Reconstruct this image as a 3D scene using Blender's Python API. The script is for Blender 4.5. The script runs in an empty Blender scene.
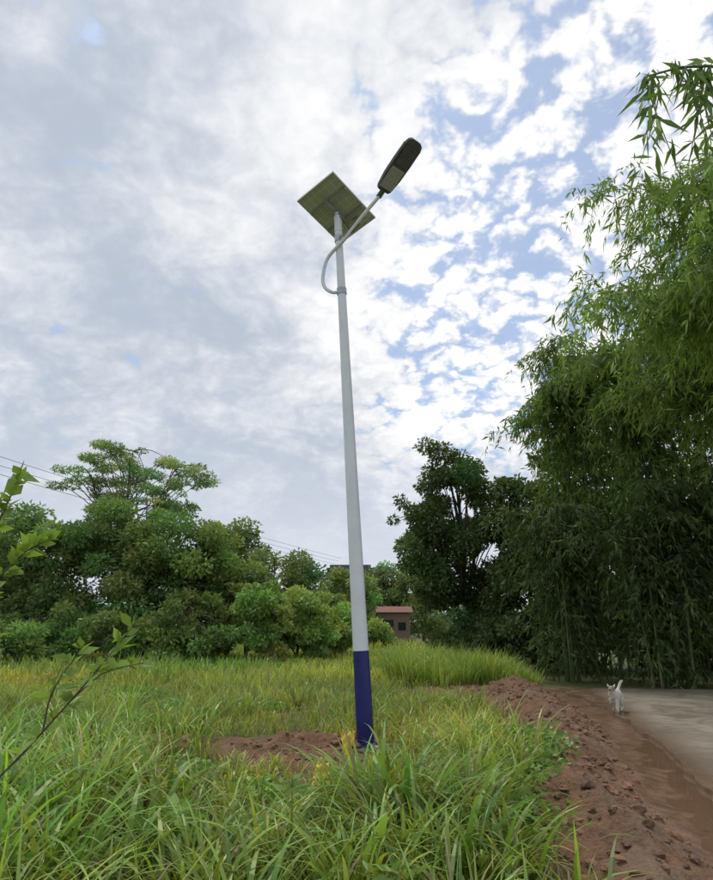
import bpy, bmesh, math
import numpy as np
from mathutils import Vector, Matrix
R = np.random.default_rng(7)
scene = bpy.context.scene
rad = math.radians

# ------------------------------------------------------------------ camera
cam_d = bpy.data.cameras.new("camera"); cam = bpy.data.objects.new("camera", cam_d)
scene.collection.objects.link(cam); scene.camera = cam
cam.location = (0, 0, 1.5); cam.rotation_euler = (rad(90 + 16.24), 0, 0)
cam_d.sensor_fit = 'HORIZONTAL'; cam_d.sensor_width = 36; cam_d.lens = 635 / 713 * 36
cam_d.clip_start = 0.05; cam_d.clip_end = 3000
scene.view_settings.view_transform = 'Standard'
scene.view_settings.look = 'None'; scene.view_settings.exposure = 0

# ------------------------------------------------------------------ node helpers
class NT:
    def __init__(s, tree): s.t = tree; s.n = tree.nodes; s.l = tree.links
    def new(s, typ, **kw):
        nd = s.n.new(typ)
        for k, v in kw.items(): setattr(nd, k, v)
        return nd
    def put(s, sock, v):
        if v is None: return
        if isinstance(v, bpy.types.NodeSocket): s.l.new(v, sock)
        else: sock.default_value = v
    def math(s, op, a, b=None, c=None, clamp=False):
        nd = s.new('ShaderNodeMath', operation=op, use_clamp=clamp)
        s.put(nd.inputs[0], a); s.put(nd.inputs[1], b)
        if c is not None: s.put(nd.inputs[2], c)
        return nd.outputs[0]
    def smooth(s, v, a, b, lo=0., hi=1.):
        nd = s.new('ShaderNodeMapRange', interpolation_type='SMOOTHSTEP')
        s.put(nd.inputs[0], v); s.put(nd.inputs[1], a); s.put(nd.inputs[2], b)
        s.put(nd.inputs[3], lo); s.put(nd.inputs[4], hi)
        return nd.outputs[0]
    def mix(s, f, a, b, blend='MIX'):
        nd = s.new('ShaderNodeMix', data_type='RGBA', blend_type=blend)
        s.put(nd.inputs[0], f); s.put(nd.inputs[6], a); s.put(nd.inputs[7], b)
        return nd.outputs[2]
    def noise(s, vec, scale, detail=4, rough=.5, dist=0., out=0, dim='3D'):
        nd = s.new('ShaderNodeTexNoise', noise_dimensions=dim)
        if vec is not None: s.l.new(vec, nd.inputs['Vector'])
        nd.inputs['Scale'].default_value = scale; nd.inputs['Detail'].default_value = detail
        nd.inputs['Roughness'].default_value = rough; nd.inputs['Distortion'].default_value = dist
        return nd.outputs[out]

def c4(c): return (c[0], c[1], c[2], 1.0)

def new_mat(name):
    m = bpy.data.materials.new(name); m.use_nodes = True
    t = NT(m.node_tree); b = m.node_tree.nodes['Principled BSDF']
    return m, t, b

def simple_mat(name, col, rough=.5, metal=0., var=.15, scale=8., bump=0., spec=.5):
    m, t, b = new_mat(name)
    geo = t.new('ShaderNodeTexCoord')
    n = t.noise(geo.outputs['Object'], scale, 4, .6)
    f = t.smooth(n, .3, .7)
    c1 = c4([x * (1 - var) for x in col]); c2 = c4([min(1, x * (1 + var)) for x in col])
    t.put(b.inputs['Base Color'], t.mix(f, c1, c2))
    t.put(b.inputs['Roughness'], t.smooth(n, .2, .8, max(0, rough - .1), min(1, rough + .1)))
    b.inputs['Metallic'].default_value = metal
    b.inputs['Specular IOR Level'].default_value = spec
    if bump:
        bp = t.new('ShaderNodeBump'); bp.inputs['Strength'].default_value = bump
        bp.inputs['Distance'].default_value = .02
        t.l.new(n, bp.inputs['Height']); t.l.new(bp.outputs[0], b.inputs['Normal'])
    return m

def leaf_mat(name, trans=.35, gloss=.05, rough=.45):
    m = bpy.data.materials.new(name); m.use_nodes = True
    t = NT(m.node_tree); t.n.remove(t.n['Principled BSDF'])
    at = t.new('ShaderNodeAttribute', attribute_name='Col')
    df = t.new('ShaderNodeBsdfDiffuse'); t.l.new(at.outputs['Color'], df.inputs['Color'])
    tr = t.new('ShaderNodeBsdfTranslucent')
    t.l.new(t.mix(1.0, at.outputs['Color'], (1.3, 1.25, .6, 1), 'MULTIPLY'), tr.inputs['Color'])
    ms = t.new('ShaderNodeMixShader'); ms.inputs[0].default_value = trans
    t.l.new(df.outputs[0], ms.inputs[1]); t.l.new(tr.outputs[0], ms.inputs[2])
    last = ms
    if gloss:
        gl = t.new('ShaderNodeBsdfGlossy'); gl.inputs['Roughness'].default_value = rough; gl.inputs['Color'].default_value = (.9, .95, .8, 1)
        m2 = t.new('ShaderNodeMixShader'); m2.inputs[0].default_value = gloss
        t.l.new(ms.outputs[0], m2.inputs[1]); t.l.new(gl.outputs[0], m2.inputs[2]); last = m2
    t.l.new(last.outputs[0], t.n['Material Output'].inputs['Surface'])
    return m

# ------------------------------------------------------------------ mesh builder
class MB:
    def __init__(s): s.v = []; s.c = []; s.q = []; s.qm = []; s.tr = []; s.tm = []; s.n = 0
    def add(s, V, F, col, mat=0):
        V = np.asarray(V, float).reshape(-1, 3); F = np.asarray(F, int)
        C = np.asarray(col, float)
        if C.ndim == 1: C = np.tile(C[:3], (len(V), 1))
        s.v.append(V); s.c.append(C)
        if F.shape[1] == 4: s.q.append(F + s.n); s.qm.append(np.full(len(F), mat))
        else: s.tr.append(F + s.n); s.tm.append(np.full(len(F), mat))
        s.n += len(V)
    def build(s, name, mats, smooth=False, parent=None):
        V = np.concatenate(s.v); C = np.concatenate(s.c)
        Q = np.concatenate(s.q) if s.q else np.zeros((0, 4), int)
        T = np.concatenate(s.tr) if s.tr else np.zeros((0, 3), int)
        me = bpy.data.meshes.new(name)
        me.vertices.add(len(V)); me.vertices.foreach_set('co', V.astype(np.float32).ravel())
        nl = Q.size + T.size; me.loops.add(nl)
        me.loops.foreach_set('vertex_index', np.concatenate([Q.ravel(), T.ravel()]).astype(np.int32))
        npoly = len(Q) + len(T); me.polygons.add(npoly)
        ls = np.concatenate([np.arange(len(Q)) * 4, Q.size + np.arange(len(T)) * 3])
        me.polygons.foreach_set('loop_start', ls.astype(np.int32))
        mi = np.concatenate(([*s.qm] + [*s.tm])).astype(np.int32)
        me.polygons.foreach_set('material_index', mi)
        me.polygons.foreach_set('use_smooth', np.full(npoly, smooth))
        me.update(calc_edges=True)
        at = me.color_attributes.new('Col', 'FLOAT_COLOR', 'POINT')
        at.data.foreach_set('color', np.concatenate([C, np.ones((len(C), 1))], 1).astype(np.float32).ravel())
        for m in mats: me.materials.append(m)
        ob = bpy.data.objects.new(name, me); scene.collection.objects.link(ob)
        if parent: ob.parent = parent
        return ob

def unit(a): return a / (np.linalg.norm(a, axis=-1, keepdims=True) + 1e-9)

def tube(mb, pts, rs, col, sides=6, mat=0, cap=False):
    P = np.asarray(pts, float); n = len(P); rs = np.broadcast_to(np.asarray(rs, float), (n,))
    T = unit(np.gradient(P, axis=0))
    ref = np.array([0, 1., 0]) if abs(T[:, 1]).mean() < .7 else np.array([1., 0, 0])
    A = unit(np.cross(T, ref)); B = np.cross(T, A)
    a = np.linspace(0, 2 * np.pi, sides, endpoint=False)
    V = P[:, None] + rs[:, None, None] * (np.cos(a)[None, :, None] * A[:, None] + np.sin(a)[None, :, None] * B[:, None])
    i = np.arange(n - 1)[:, None]; j = np.arange(sides)[None]; j2 = (j + 1) % sides
    F = np.stack([i * sides + j, i * sides + j2, (i + 1) * sides + j2, (i + 1) * sides + j], -1).reshape(-1, 4)
    V = V.reshape(-1, 3)
    mb.add(V, F, col, mat)
    if cap:
        for k, q in ((0, 0), (n - 1, 1)):
            Vc = np.vstack([V[k * sides:(k + 1) * sides], P[k]])
            f = [[m_, (m_ + 1) % sides, sides] for m_ in range(sides)]
            mb.add(Vc, f, col, mat)

def bez(p0, p1, p2, n=8):
    t = np.linspace(0, 1, n)[:, None]
    return (1 - t) ** 2 * np.array(p0) + 2 * t * (1 - t) * np.array(p1) + t * t * np.array(p2)

def catmull(P, n=8):
    P = np.asarray(P, float); P = np.vstack([2 * P[0] - P[1], P, 2 * P[-1] - P[-2]]); out = []
    for i in range(1, len(P) - 2):
        for t in np.linspace(0, 1, n, endpoint=False):
            a, b, c, d = P[i - 1:i + 3]
            out.append(.5 * (2 * b + (c - a) * t + (2 * a - 5 * b + 4 * c - d) * t * t + (3 * b - a - 3 * c + d) * t ** 3))
    out.append(P[-2]); return np.array(out)

def leaves(mb, P, D, L, W, C, mat=1, droop=.0):
    n = len(P); D = unit(D)
    S = unit(np.cross(D, unit(R.normal(size=(n, 3)))))
    L = np.broadcast_to(L, (n,))[:, None]; W = np.broadcast_to(W, (n,))[:, None]
    tip = P + D * L; tip[:, 2:] -= droop * L
    V = np.stack([P, P + D * L * .42 + S * W / 2, tip, P + D * L * .42 - S * W / 2], 1).reshape(-1, 3)
    F = np.arange(4 * n).reshape(-1, 4)
    mb.add(V, F, np.repeat(C, 4, axis=0), mat)

# ------------------------------------------------------------------ terrain
EY = [-8, 0, 3, 5, 6.35, 7.2, 9.4, 10.8, 13, 16.8, 19]
EX = [2.5, 2.6, 2.7, 2.95, 3.25, 3.5, 4.05, 4.4, 4.75, 5.0, 5.4]
def edge(y): return np.interp(y, EY, EX)
def ss(v, a, b):
    t = np.clip((v - a) / (b - a), 0, 1); return t * t * (3 - 2 * t)
def wob(x, y, s=1., k=0.):
    return (np.sin(x * 1.7 * s + 1.3 * y * s + k) + np.sin(x * -2.3 * s + 2.9 * y * s + 1.7 + k) + np.sin(4.1 * x * s + .7 * y * s + 4 + k) * .7
            + np.sin(5.3 * y * s - 3.1 * x * s + k * 2) * .6) / 3.3
def hsh(i, j): 
    v = np.sin(i * 127.1 + j * 311.7) * 43758.5453; return v - np.floor(v)
def vnoise(x, y):
    i, j = np.floor(x), np.floor(y); fx, fy = x - i, y - j; fx = fx * fx * (3 - 2 * fx); fy = fy * fy * (3 - 2 * fy)
    return (hsh(i, j) * (1 - fx) + hsh(i + 1, j) * fx) * (1 - fy) + (hsh(i, j + 1) * (1 - fx) + hsh(i + 1, j + 1) * fx) * fy - .5
def fbm(x, y, s, o=4):
    v = 0.; a = 1.
    for k in range(o): v = v + a * vnoise(x * s + 17.3 * k, y * s - 9.1 * k); s *= 2.03; a *= .55
    return v
MOUNDS = [(-.85, 8.9, .95, .6, .16), (-2.25, 8.6, .5, .4, .10), (.1, 8.85, .45, .35, .08), (-.45, 8.0, .7, .5, .07)]
def soil_mask(x, y):
    x = np.asarray(x, float); y = np.asarray(y, float)
    d = edge(y) - x; n = fbm(x, y, 1.3) * .6
    lim = np.interp(y, [3, 5, 7, 9.5, 13, 16.5], [1.75, 1.7, 1.75, 1.9, 2.3, 2.9])
    m = ss(lim + n - d, -.12, .12) * ss(y, 0, 1) * ss(18.2 - y + n * 3, 0, .8) * ss(d, -9, -8)
    for (cx, cy, rx, ry, h) in MOUNDS:
        r = np.sqrt(((x - cx) / rx) ** 2 + ((y - cy) / ry) ** 2)
        m = np.maximum(m, ss(1.3 + n * 1.1 - r, -.1, .25))
    m = np.maximum(m, ss(fbm(x + 40, y, .9, 3), .42, .5) * ss(y, 9, 11) * ss(24 - y, 0, 3))
    m = np.maximum(m, ss(1.0 + n * 1.5 - np.sqrt(((x - 1.9) / 1.0) ** 2 + ((y - 15.8) / 1.6) ** 2), -.1, .2))
    return m
def height(x, y):
    x = np.asarray(x, float); y = np.asarray(y, float)
    d = edge(y) - x
    left = ss(d, .3, 1.0)
    h = (.06 * wob(x * .35, y * .35) + .025 * wob(x, y, 1.3)) * left
    win = ss(18.5 - y, 0, 3)
    amp = .22 + .2 * fbm(x, y, .7, 2)
    h = h + amp * np.exp(-((d - 1.3) / .48) ** 2) * win
    sm = soil_mask(x, y) * ss(d, .5, .9)
    h = h + sm * .15 * fbm(x, y, 3.2, 4)
    flat = 1 - ss(d, .4, .85)
    h = h * (1 - flat) + flat * (-.066 + .05 * np.clip(d, -.1, 1) + (.045 * fbm(x, y, 1.7, 4)) * ss(d, 0, .15))
    for (cx, cy, rx, ry, a) in MOUNDS:
        r2 = ((x - cx) / rx) ** 2 + ((y - cy) / ry) ** 2
        h = h + a * np.exp(-r2 * 1.4)
    return h

xs = np.concatenate([[-900, -500, -250, -120, -70], np.arange(-45, -6, .6), np.arange(-6, 0.5, .07), np.arange(.5, 5.4, .035), np.arange(5.4, 20, .5), np.arange(20, 50, 3), [70, 120, 250, 500, 900]])
ys = np.concatenate([[-200, -60, -20], np.arange(-10, 2, .6), np.arange(2, 18.5, .05), np.arange(18.5, 40, .6), np.arange(40, 80, 3), [90, 130, 200, 400, 800, 1500]])
X, Y = np.meshgrid(xs, ys); Z = height(X, Y)
gm = MB(); nx = len(xs); ny = len(ys)
i = np.arange(ny - 1)[:, None]; j = np.arange(nx - 1)[None]
F = np.stack([i * nx + j, i * nx + j + 1, (i + 1) * nx + j + 1, (i + 1) * nx + j], -1).reshape(-1, 4)
wet = ss(.75 + .3 * fbm(X, Y, 1.2) - (edge(Y) - X), -.1, .25) * ss(Y, -5, 0) * ss(18 - Y, 0, 1)
gm.add(np.stack([X, Y, Z], -1).reshape(-1, 3), F, np.stack([soil_mask(X, Y), wet, Z * 0], -1).reshape(-1, 3))
m, t, b = new_mat("ground_soil_and_turf")
at = t.new('ShaderNodeAttribute', attribute_name='Col'); sp = t.new('ShaderNodeSeparateColor'); t.l.new(at.outputs['Color'], sp.inputs[0])
geo = t.new('ShaderNodeNewGeometry'); pos = geo.outputs['Position']
n1 = t.noise(pos, 6, 6, .65); n2 = t.noise(pos, 32, 4, .6); n3 = t.noise(pos, 1.3, 3)
soil = t.mix(t.smooth(n1, .3, .7), (.115, .050, .027, 1), (.31, .155, .078, 1))
soil = t.mix(t.smooth(n2, .35, .75), soil, (.23, .14, .08, 1))
soil = t.mix(t.math('MULTIPLY', t.smooth(n3, .50, .62), .6), soil, (.25, .185, .12, 1))
wetc = t.mix(t.smooth(n1, .3, .7), (.13, .07, .040, 1), (.26, .155, .09, 1))
soil = t.mix(sp.outputs[1], soil, wetc)
turf = t.mix(t.smooth(n1, .3, .7), (.07, .09, .022, 1), (.16, .19, .05, 1))
turf = t.mix(t.math('MULTIPLY', t.smooth(n3, .5, .7), .5), turf, (.16, .13, .06, 1))
t.put(b.inputs['Base Color'], t.mix(sp.outputs[0], turf, soil))
rg = t.math('SUBTRACT', .95, t.math('MULTIPLY', sp.outputs[1], .65)); t.put(b.inputs['Roughness'], rg)
bp = t.new('ShaderNodeBump'); bp.inputs['Strength'].default_value = .8; bp.inputs['Distance'].default_value = .06
hh = t.math('MULTIPLY', t.math('ADD', n1, n2), t.math('SUBTRACT', 1.0, t.math('MULTIPLY', sp.outputs[1], .8)))
t.l.new(hh, bp.inputs['Height']); t.l.new(bp.outputs[0], b.inputs['Normal'])
gm.build("ground", [m], smooth=True)

# ------------------------------------------------------------------ road
yy = np.concatenate([np.arange(-8, 16.6, .1)])
ex = edge(yy) + .16 * fbm(yy, yy * 0 + 3, 1.6, 4)
outer = [(5.0, 16.8), (6.2, 16.75), (8.6, 16.4), (14, 15.6), (34, 14)]
inner = [(34, 9.2), (14, 9.6), (10.2, 8.2), (8.6, 5.5), (8.0, 2), (7.9, -8)]
bm = bmesh.new()
pl = [(a, b_) for a, b_ in zip(ex, yy)] + outer + inner
f = bm.faces.new([bm.verts.new((a, b_, 0.0)) for a, b_ in pl]); bm.normal_update()
if f.normal.z < 0: f.normal_flip()
r = bmesh.ops.extrude_face_region(bm, geom=[f])
for v in [g for g in r['geom'] if isinstance(g, bmesh.types.BMVert)]: v.co.z += .002
for v in f.verts: v.co.z = -.09
me = bpy.data.meshes.new("road"); bm.to_mesh(me); bm.free()
road = bpy.data.objects.new("road", me); scene.collection.objects.link(road)
m, t, b = new_mat("road_concrete")
geo = t.new('ShaderNodeNewGeometry'); pos = geo.outputs['Position']
n1 = t.noise(pos, .7, 4, .6); n2 = t.noise(pos, 45, 3, .6); n3 = t.noise(pos, 1.6, 6, .7, .8)
c = t.mix(t.smooth(n1, .35, .65), (.24, .20, .15, 1), (.33, .285, .22, 1))
c = t.mix(t.math('MULTIPLY', t.smooth(n3, .48, .64), .55), c, (.19, .135, .095, 1))
c = t.mix(t.math('MULTIPLY', t.smooth(n2, .5, .75), .4), c, (.13, .11, .09, 1))
sx = t.new('ShaderNodeSeparateXYZ'); t.l.new(pos, sx.inputs[0])
dd = t.math('SUBTRACT', sx.outputs[0], t.math('ADD', 1.9, t.math('MULTIPLY', sx.outputs[1], .225)))
st = t.smooth(t.math('ADD', dd, t.math('MULTIPLY', n3, 1.4)), 1.25, .65)
c = t.mix(t.math('MULTIPLY', st, .85), c, (.20, .118, .07, 1))
t.put(b.inputs['Base Color'], c)
t.put(b.inputs['Roughness'], t.math('SUBTRACT', t.smooth(n3, .3, .6, .75, .38), t.math('MULTIPLY', st, .25)))
bp = t.new('ShaderNodeBump'); bp.inputs['Strength'].default_value = .3; bp.inputs['Distance'].default_value = .01
t.l.new(n2, bp.inputs['Height']); t.l.new(bp.outputs[0], b.inputs['Normal']); me.materials.append(m)

# puddle
mb = MB(); yy = np.arange(3.0, 9.8, .1)
a = edge(yy) + .12; bb = edge(yy) - .62
V = np.concatenate([np.stack([bb, yy, yy * 0 - .042], 1), np.stack([a, yy, yy * 0 - .042], 1)])
n = len(yy); F = [[k, n + k, n + k + 1, k + 1] for k in range(n - 1)]
mb.add(V, F, (.2, .1, .06))
m, t, b = new_mat("muddy_water")
tc = t.new('ShaderNodeTexCoord'); nn = t.noise(tc.outputs['Object'], 2, 4)
t.put(b.inputs['Base Color'], t.mix(nn, (.16, .09, .052, 1), (.22, .13, .08, 1)))
b.inputs['Roughness'].default_value = .03
mb.build("puddle_water", [m])

# soil clods
ico = bmesh.new(); bmesh.ops.create_icosphere(ico, subdivisions=2, radius=1)
ico.verts.ensure_lookup_table(); IV = np.array([v.co[:] for v in ico.verts]); IF = np.array([[v.index for v in f.verts] for f in ico.faces]); ico.free()
mb = MB(); N_ = 9000
y = 3.2 + 14.5 * R.random(N_); x = edge(y) - (.6 + R.random(N_) * 2.0)
k_ = R.integers(0, 4, N_); am = R.random(N_) < .12; MO = np.array(MOUNDS)
x = np.where(am, MO[k_, 0] + R.normal(size=N_) * MO[k_, 2] * .5, x); y = np.where(am, MO[k_, 1] + R.normal(size=N_) * MO[k_, 3] * .5, y)
ok = soil_mask(x, y) > .6; x, y = x[ok][:1900], y[ok][:1900]; hz_ = height(x, y)
for q in range(len(x)):
    s = .008 + .05 * R.random() ** 4
    jit = 1 + .35 * np.sin(IV @ R.normal(size=(3, 3)) * 3).sum(1, keepdims=True) * .5
    V = IV * jit * s * np.array([1, 1, .65]) * R.uniform(.7, 1.3, 3) + [x[q], y[q], hz_[q] + s * .15]
    mb.add(V, IF, np.array([.22, .11, .06]) * R.uniform(.5, 1.35))
m, t, b = new_mat("clod_soil"); at = t.new('ShaderNodeAttribute', attribute_name='Col')
g = t.new('ShaderNodeNewGeometry'); nn = t.noise(g.outputs['Position'], 40, 3)
t.put(b.inputs['Base Color'], t.mix(t.smooth(nn, .3, .7, 0, .5), at.outputs['Color'], (.27, .175, .11, 1))); b.inputs['Roughness'].default_value = .95
mb.build("soil_clods", [m])

# ------------------------------------------------------------------ grass
M_GRASS = leaf_mat("grass_blade", .38, .045, .4)
def blades(mb, x, y, L, W, th0, th1, C, seg=5, az=None):
    n = len(x); z = height(x, y) - .01
    az = R.uniform(0, 2 * np.pi, n) if az is None else az
    dx, dy = np.cos(az), np.sin(az)
    tw = az + np.pi / 2 + R.normal(size=n) * .5
    sx, sy = np.cos(tw), np.sin(tw)
    px, py, pz = x.copy(), y.copy(), z.copy(); rows = []; cols = []
    for k in range(seg + 1):
        u = k / seg; w = W * np.clip((.55 + .9 * u) if u < .4 else (1 - ((u - .4) / .6) ** 1.6) * .91, .03, 1) / 2
        rows.append(np.stack([np.stack([px - sx * w, py - sy * w, pz], 1), np.stack([px + sx * w, py + sy * w, pz], 1)], 1))
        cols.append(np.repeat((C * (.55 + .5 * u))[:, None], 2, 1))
        th = th0 + th1 * (u + .5 / seg) ** 1.3
        st = L / seg; px = px + dx * np.sin(th) * st; py = py + dy * np.sin(th) * st; pz = np.maximum(pz + np.cos(th) * st, z + .01)
    V = np.stack(rows, 1); Cc = np.stack(cols, 1)
    base = (np.arange(n) * (seg + 1) * 2)[:, None]; k = (np.arange(seg) * 2)[None]
    F = np.stack([base + k, base + k + 1, base + k + 3, base + k + 2], -1).reshape(-1, 4)
    mb.add(V.reshape(-1, 3), F, Cc.reshape(-1, 3))
def gcol(n, base, var=.2, dry=.06):
    c = np.array(base)[None] * (1 + var * R.normal(size=(n, 1))).clip(.45, 1.7)
    c = c * (1 + .1 * R.normal(size=(n, 3)))
    dm = R.random(n) < dry
    c[dm] = np.array([.44, .38, .2]) * R.uniform(.6, 1.2, (dm.sum(), 1))
    return c.clip(.01, .8)
def accept(x, y, thr=.5):
    d = edge(y) - x
    return (soil_mask(x, y) < thr) & (d > .3)
def lowfac(x, y):   # trodden, lower grass in front of the freshly dug soil by the pole
    r = np.sqrt(((x + .6) / 1.35) ** 2 + ((y - 7.4) / 1.9) ** 2)
    return .32 + .68 * ss(r, .7, 1.15)

grass = MB()
def field(n, y0, y1, wx, L0, L1, W, th, col, seg, dry=.06, clump=.0, pw=1.):
    y = y0 + (y1 - y0) * R.random(n) ** pw
    x = R.uniform(-1, 1, n) * (wx * y + 1.5)
    if clump:
        nc = max(8, n // 22); cy = y0 + (y1 - y0) * R.random(nc) ** pw; cx = R.uniform(-1, 1, nc) * (wx * cy + 1.5)
        k = R.integers(0, nc, n); sel = R.random(n) < clump
        x = np.where(sel, cx[k] + R.normal(size=n) * .07, x); y = np.where(sel, cy[k] + R.normal(size=n) * .07, y)
    ok = accept(x, y) & (y > 1.7); x, y = x[ok], y[ok]; n = len(x)
    patch = fbm(x, y, .8, 3) * 1.6; p2 = fbm(x + 50, y, .22, 3) * 1.8
    L = R.uniform(L0, L1, n) * (1 + .5 * patch) * lowfac(x, y)
    C = gcol(n, col, .25, dry) * (1 + .28 * patch + .22 * p2)[:, None].clip(.5, 1.6)
    C[:, 0] *= (1 + .3 * p2)
    blades(grass, x, y, L, W * R.uniform(.6, 1.3, n), R.uniform(0, .35, n), R.uniform(*th, n), C, seg)
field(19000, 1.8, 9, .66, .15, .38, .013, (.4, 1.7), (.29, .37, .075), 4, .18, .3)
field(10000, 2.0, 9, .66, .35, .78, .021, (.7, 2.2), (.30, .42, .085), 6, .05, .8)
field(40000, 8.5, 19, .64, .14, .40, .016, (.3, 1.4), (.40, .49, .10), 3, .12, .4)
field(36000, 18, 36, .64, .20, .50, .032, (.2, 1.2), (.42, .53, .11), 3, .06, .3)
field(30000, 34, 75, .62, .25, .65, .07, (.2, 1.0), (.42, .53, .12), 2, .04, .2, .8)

def tuft(cx, cy, n, L, W=.018, r=.12, col=(.29, .42, .085), th=(.8, 2.3), dry=.04, mbx=None):
    x = cx + R.normal(size=n) * r; y = cy + R.normal(size=n) * r
    az = np.arctan2(y - cy, x - cx) + R.normal(size=n) * .6
    c = np.array(col) * R.uniform(.75, 1.25); c[0] *= R.uniform(.8, 1.15)
    blades(mbx or grass, x, y, L * R.uniform(.6, 1.1, n), W * R.uniform(.6, 1.3, n), R.uniform(0, .35, n), R.uniform(*th, n), gcol(n, c, .22, dry), 8, az)
for cx, cy, n, L in [(.15, 5.2, 80, 1.0), (.45, 5.6, 70, .9), (.0, 6.0, 50, .7), (.75, 5.0, 60, .9), (.9, 5.6, 60, .7), (.35, 4.5, 70, .85),
                     (-2.2, 4.4, 80, 1.05), (-1.7, 4.0, 70, 1.0), (-2.7, 5.2, 80, 1.05), (-1.35, 4.9, 50, .85), (-.75, 4.2, 45, .6), (-.4, 4.7, 40, .5),
                     (-2.1, 5.8, 60, .85), (-.9, 3.9, 50, .65), (.8, 4.2, 50, .65), (.95, 4.5, 50, .5), (-2.9, 6.6, 60, .85), (1.1, 6.6, 60, .6), (1.0, 7.4, 50, .6),
                     (-3.6, 7.0, 60, .9), (-3.1, 8.2, 60, .8), (1.5, 8.5, 60, .55), (1.3, 7.5, 60, .55), (.55, 6.6, 60, .6), (-4.3, 8.0, 60, .9), (-2.4, 3.6, 60, .9), (0, 3.9, 50, .7),
                     (-1.6, 3.3, 45, .8), (-.5, 3.5, 40, .65), (.5, 3.6, 45, .65), (-2.0, 5.1, 60, 1.0)]:
    tuft(cx, cy, n, L, .03)
for cx, cy, n, L in [(-1.9, 3.7, 30, 1.0), (-2.5, 4.8, 34, 1.15), (-1.35, 4.1, 26, .85), (.3, 5.0, 34, 1.05), (.6, 4.4, 26, .85), (-3.2, 5.9, 30, 1.1), (-1.5, 5.6, 26, .8), (.1, 4.2, 24, .75)]:
    tuft(cx, cy, n, L, .045, .08, (.25, .42, .09), (.9, 2.5), .02)
for k in range(130):
    y = R.uniform(3, 13); x = R.uniform(-.62, .4) * y
    if accept(np.array([x]), np.array([y]))[0] and lowfac(x, y) > .95 and not (x > .9 and y < 5):
        tuft(x, y, 30, R.uniform(.3, .8), R.uniform(.012, .028), .09, (.30, .42, .09))
for k in range(170):
    x = R.uniform(1.0, 4.7); y = R.uniform(17.5, 23)
    tuft(x, y, 45, R.uniform(.6, 1.05) * (1.1 if x < 4 else .8), .02, .16, (.36, .48, .10), (.3, 1.4))
for k in range(90):
    x = R.uniform(-18, -6); y = R.uniform(17, 27)
    tuft(x, y, 35, R.uniform(.5, .9), .028, .2, (.33, .45, .10), (.3, 1.4))
grass.build("grass", [M_GRASS])

# ------------------------------------------------------------------ trees
M_LEAF = leaf_mat("foliage_leaf", .33, .04, .45)
M_BARK = simple_mat("bark", (.12, .09, .065), .9, var=.4, scale=14, bump=.8)
def foliage(mb, cen, rad_, n, L, W, base, var=.25, flat=.7, droop=.3):
    k = R.choice(len(cen), n, p=rad_ ** 2 / (rad_ ** 2).sum())
    d = unit(R.normal(size=(n, 3))); rr = R.random(n) ** .45
    off = d * (rad_[k] * rr)[:, None] * np.array([1, 1, flat])
    P = cen[k] + off
    D = d + R.normal(size=(n, 3)) * .6 + np.array([0, 0, -droop])
    cl = (1 + var * R.normal(size=len(cen))).clip(.5, 1.6)
    hue = 1 + .15 * R.normal(size=len(cen))
    C = np.array(base)[None] * (cl[k] * R.uniform(.75, 1.25, n))[:, None]
    C[:, 0] *= hue[k]
    leaves(mb, P, D, L * R.uniform(.6, 1.3, n), W * R.uniform(.6, 1.3, n), C.clip(.004, 1))
def tree(name, x, y, ells, nclump, crad, nleaf, L, W, base, trunk=.18, flat=.7, var=.25, splits=3, droop=.3, show=1., forkz=None):
    mb = MB(); z0 = float(height(x, y)) - .1
    ells = np.array(ells, float)
    cen = []; rr = []
    vol = ells[:, 3] * ells[:, 4] * ells[:, 5]; vol = vol ** .7 / (vol ** .7).sum()
    fz = forkz if forkz else max(.8, (ells[:, 2] - ells[:, 5]).min() + .5)
    fork = np.array([x + .1, y, z0 + fz])
    tube(mb, bez((x, y, z0), (x + .15, y, z0 + fz * .5), fork, 6), np.linspace(trunk, trunk * .75, 6), (.1, .08, .06), 8, 0)
    for ei, e in enumerate(ells):
        c = np.array([x + e[0], y + e[1], e[2]])
        mid = (fork + c) / 2 + R.normal(size=3) * .3 + [0, 0, .3]
        limb = bez(fork, mid, c + [0, 0, e[5] * .5], 8)
        tube(mb, limb, np.linspace(trunk * .6, trunk * .15, 8), (.1, .08, .06), 6, 0)
        k = max(3, int(nclump * vol[ei]))
        for _ in range(k):
            d = unit(R.normal(size=3)); q = R.random() ** .33 * (.95 + .25 * R.random() ** 3)
            p = c + d * q * e[3:6]
            cen.append(p); rr.append(crad * R.uniform(.4, 1.4))
            if R.random() < show:
                s = limb[R.integers(2, 8)]
                br = bez(s, (s + p) / 2 + [0, 0, .25 * np.linalg.norm(p - s)], p, 5)
                tube(mb, br, np.linspace(trunk * .16, .012, 5), (.1, .08, .06), 4, 0)
    foliage(mb, np.array(cen), np.array(rr), nleaf, L, W, base, var, flat, droop)
    return mb.build(name, [M_BARK, M_LEAF])

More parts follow.
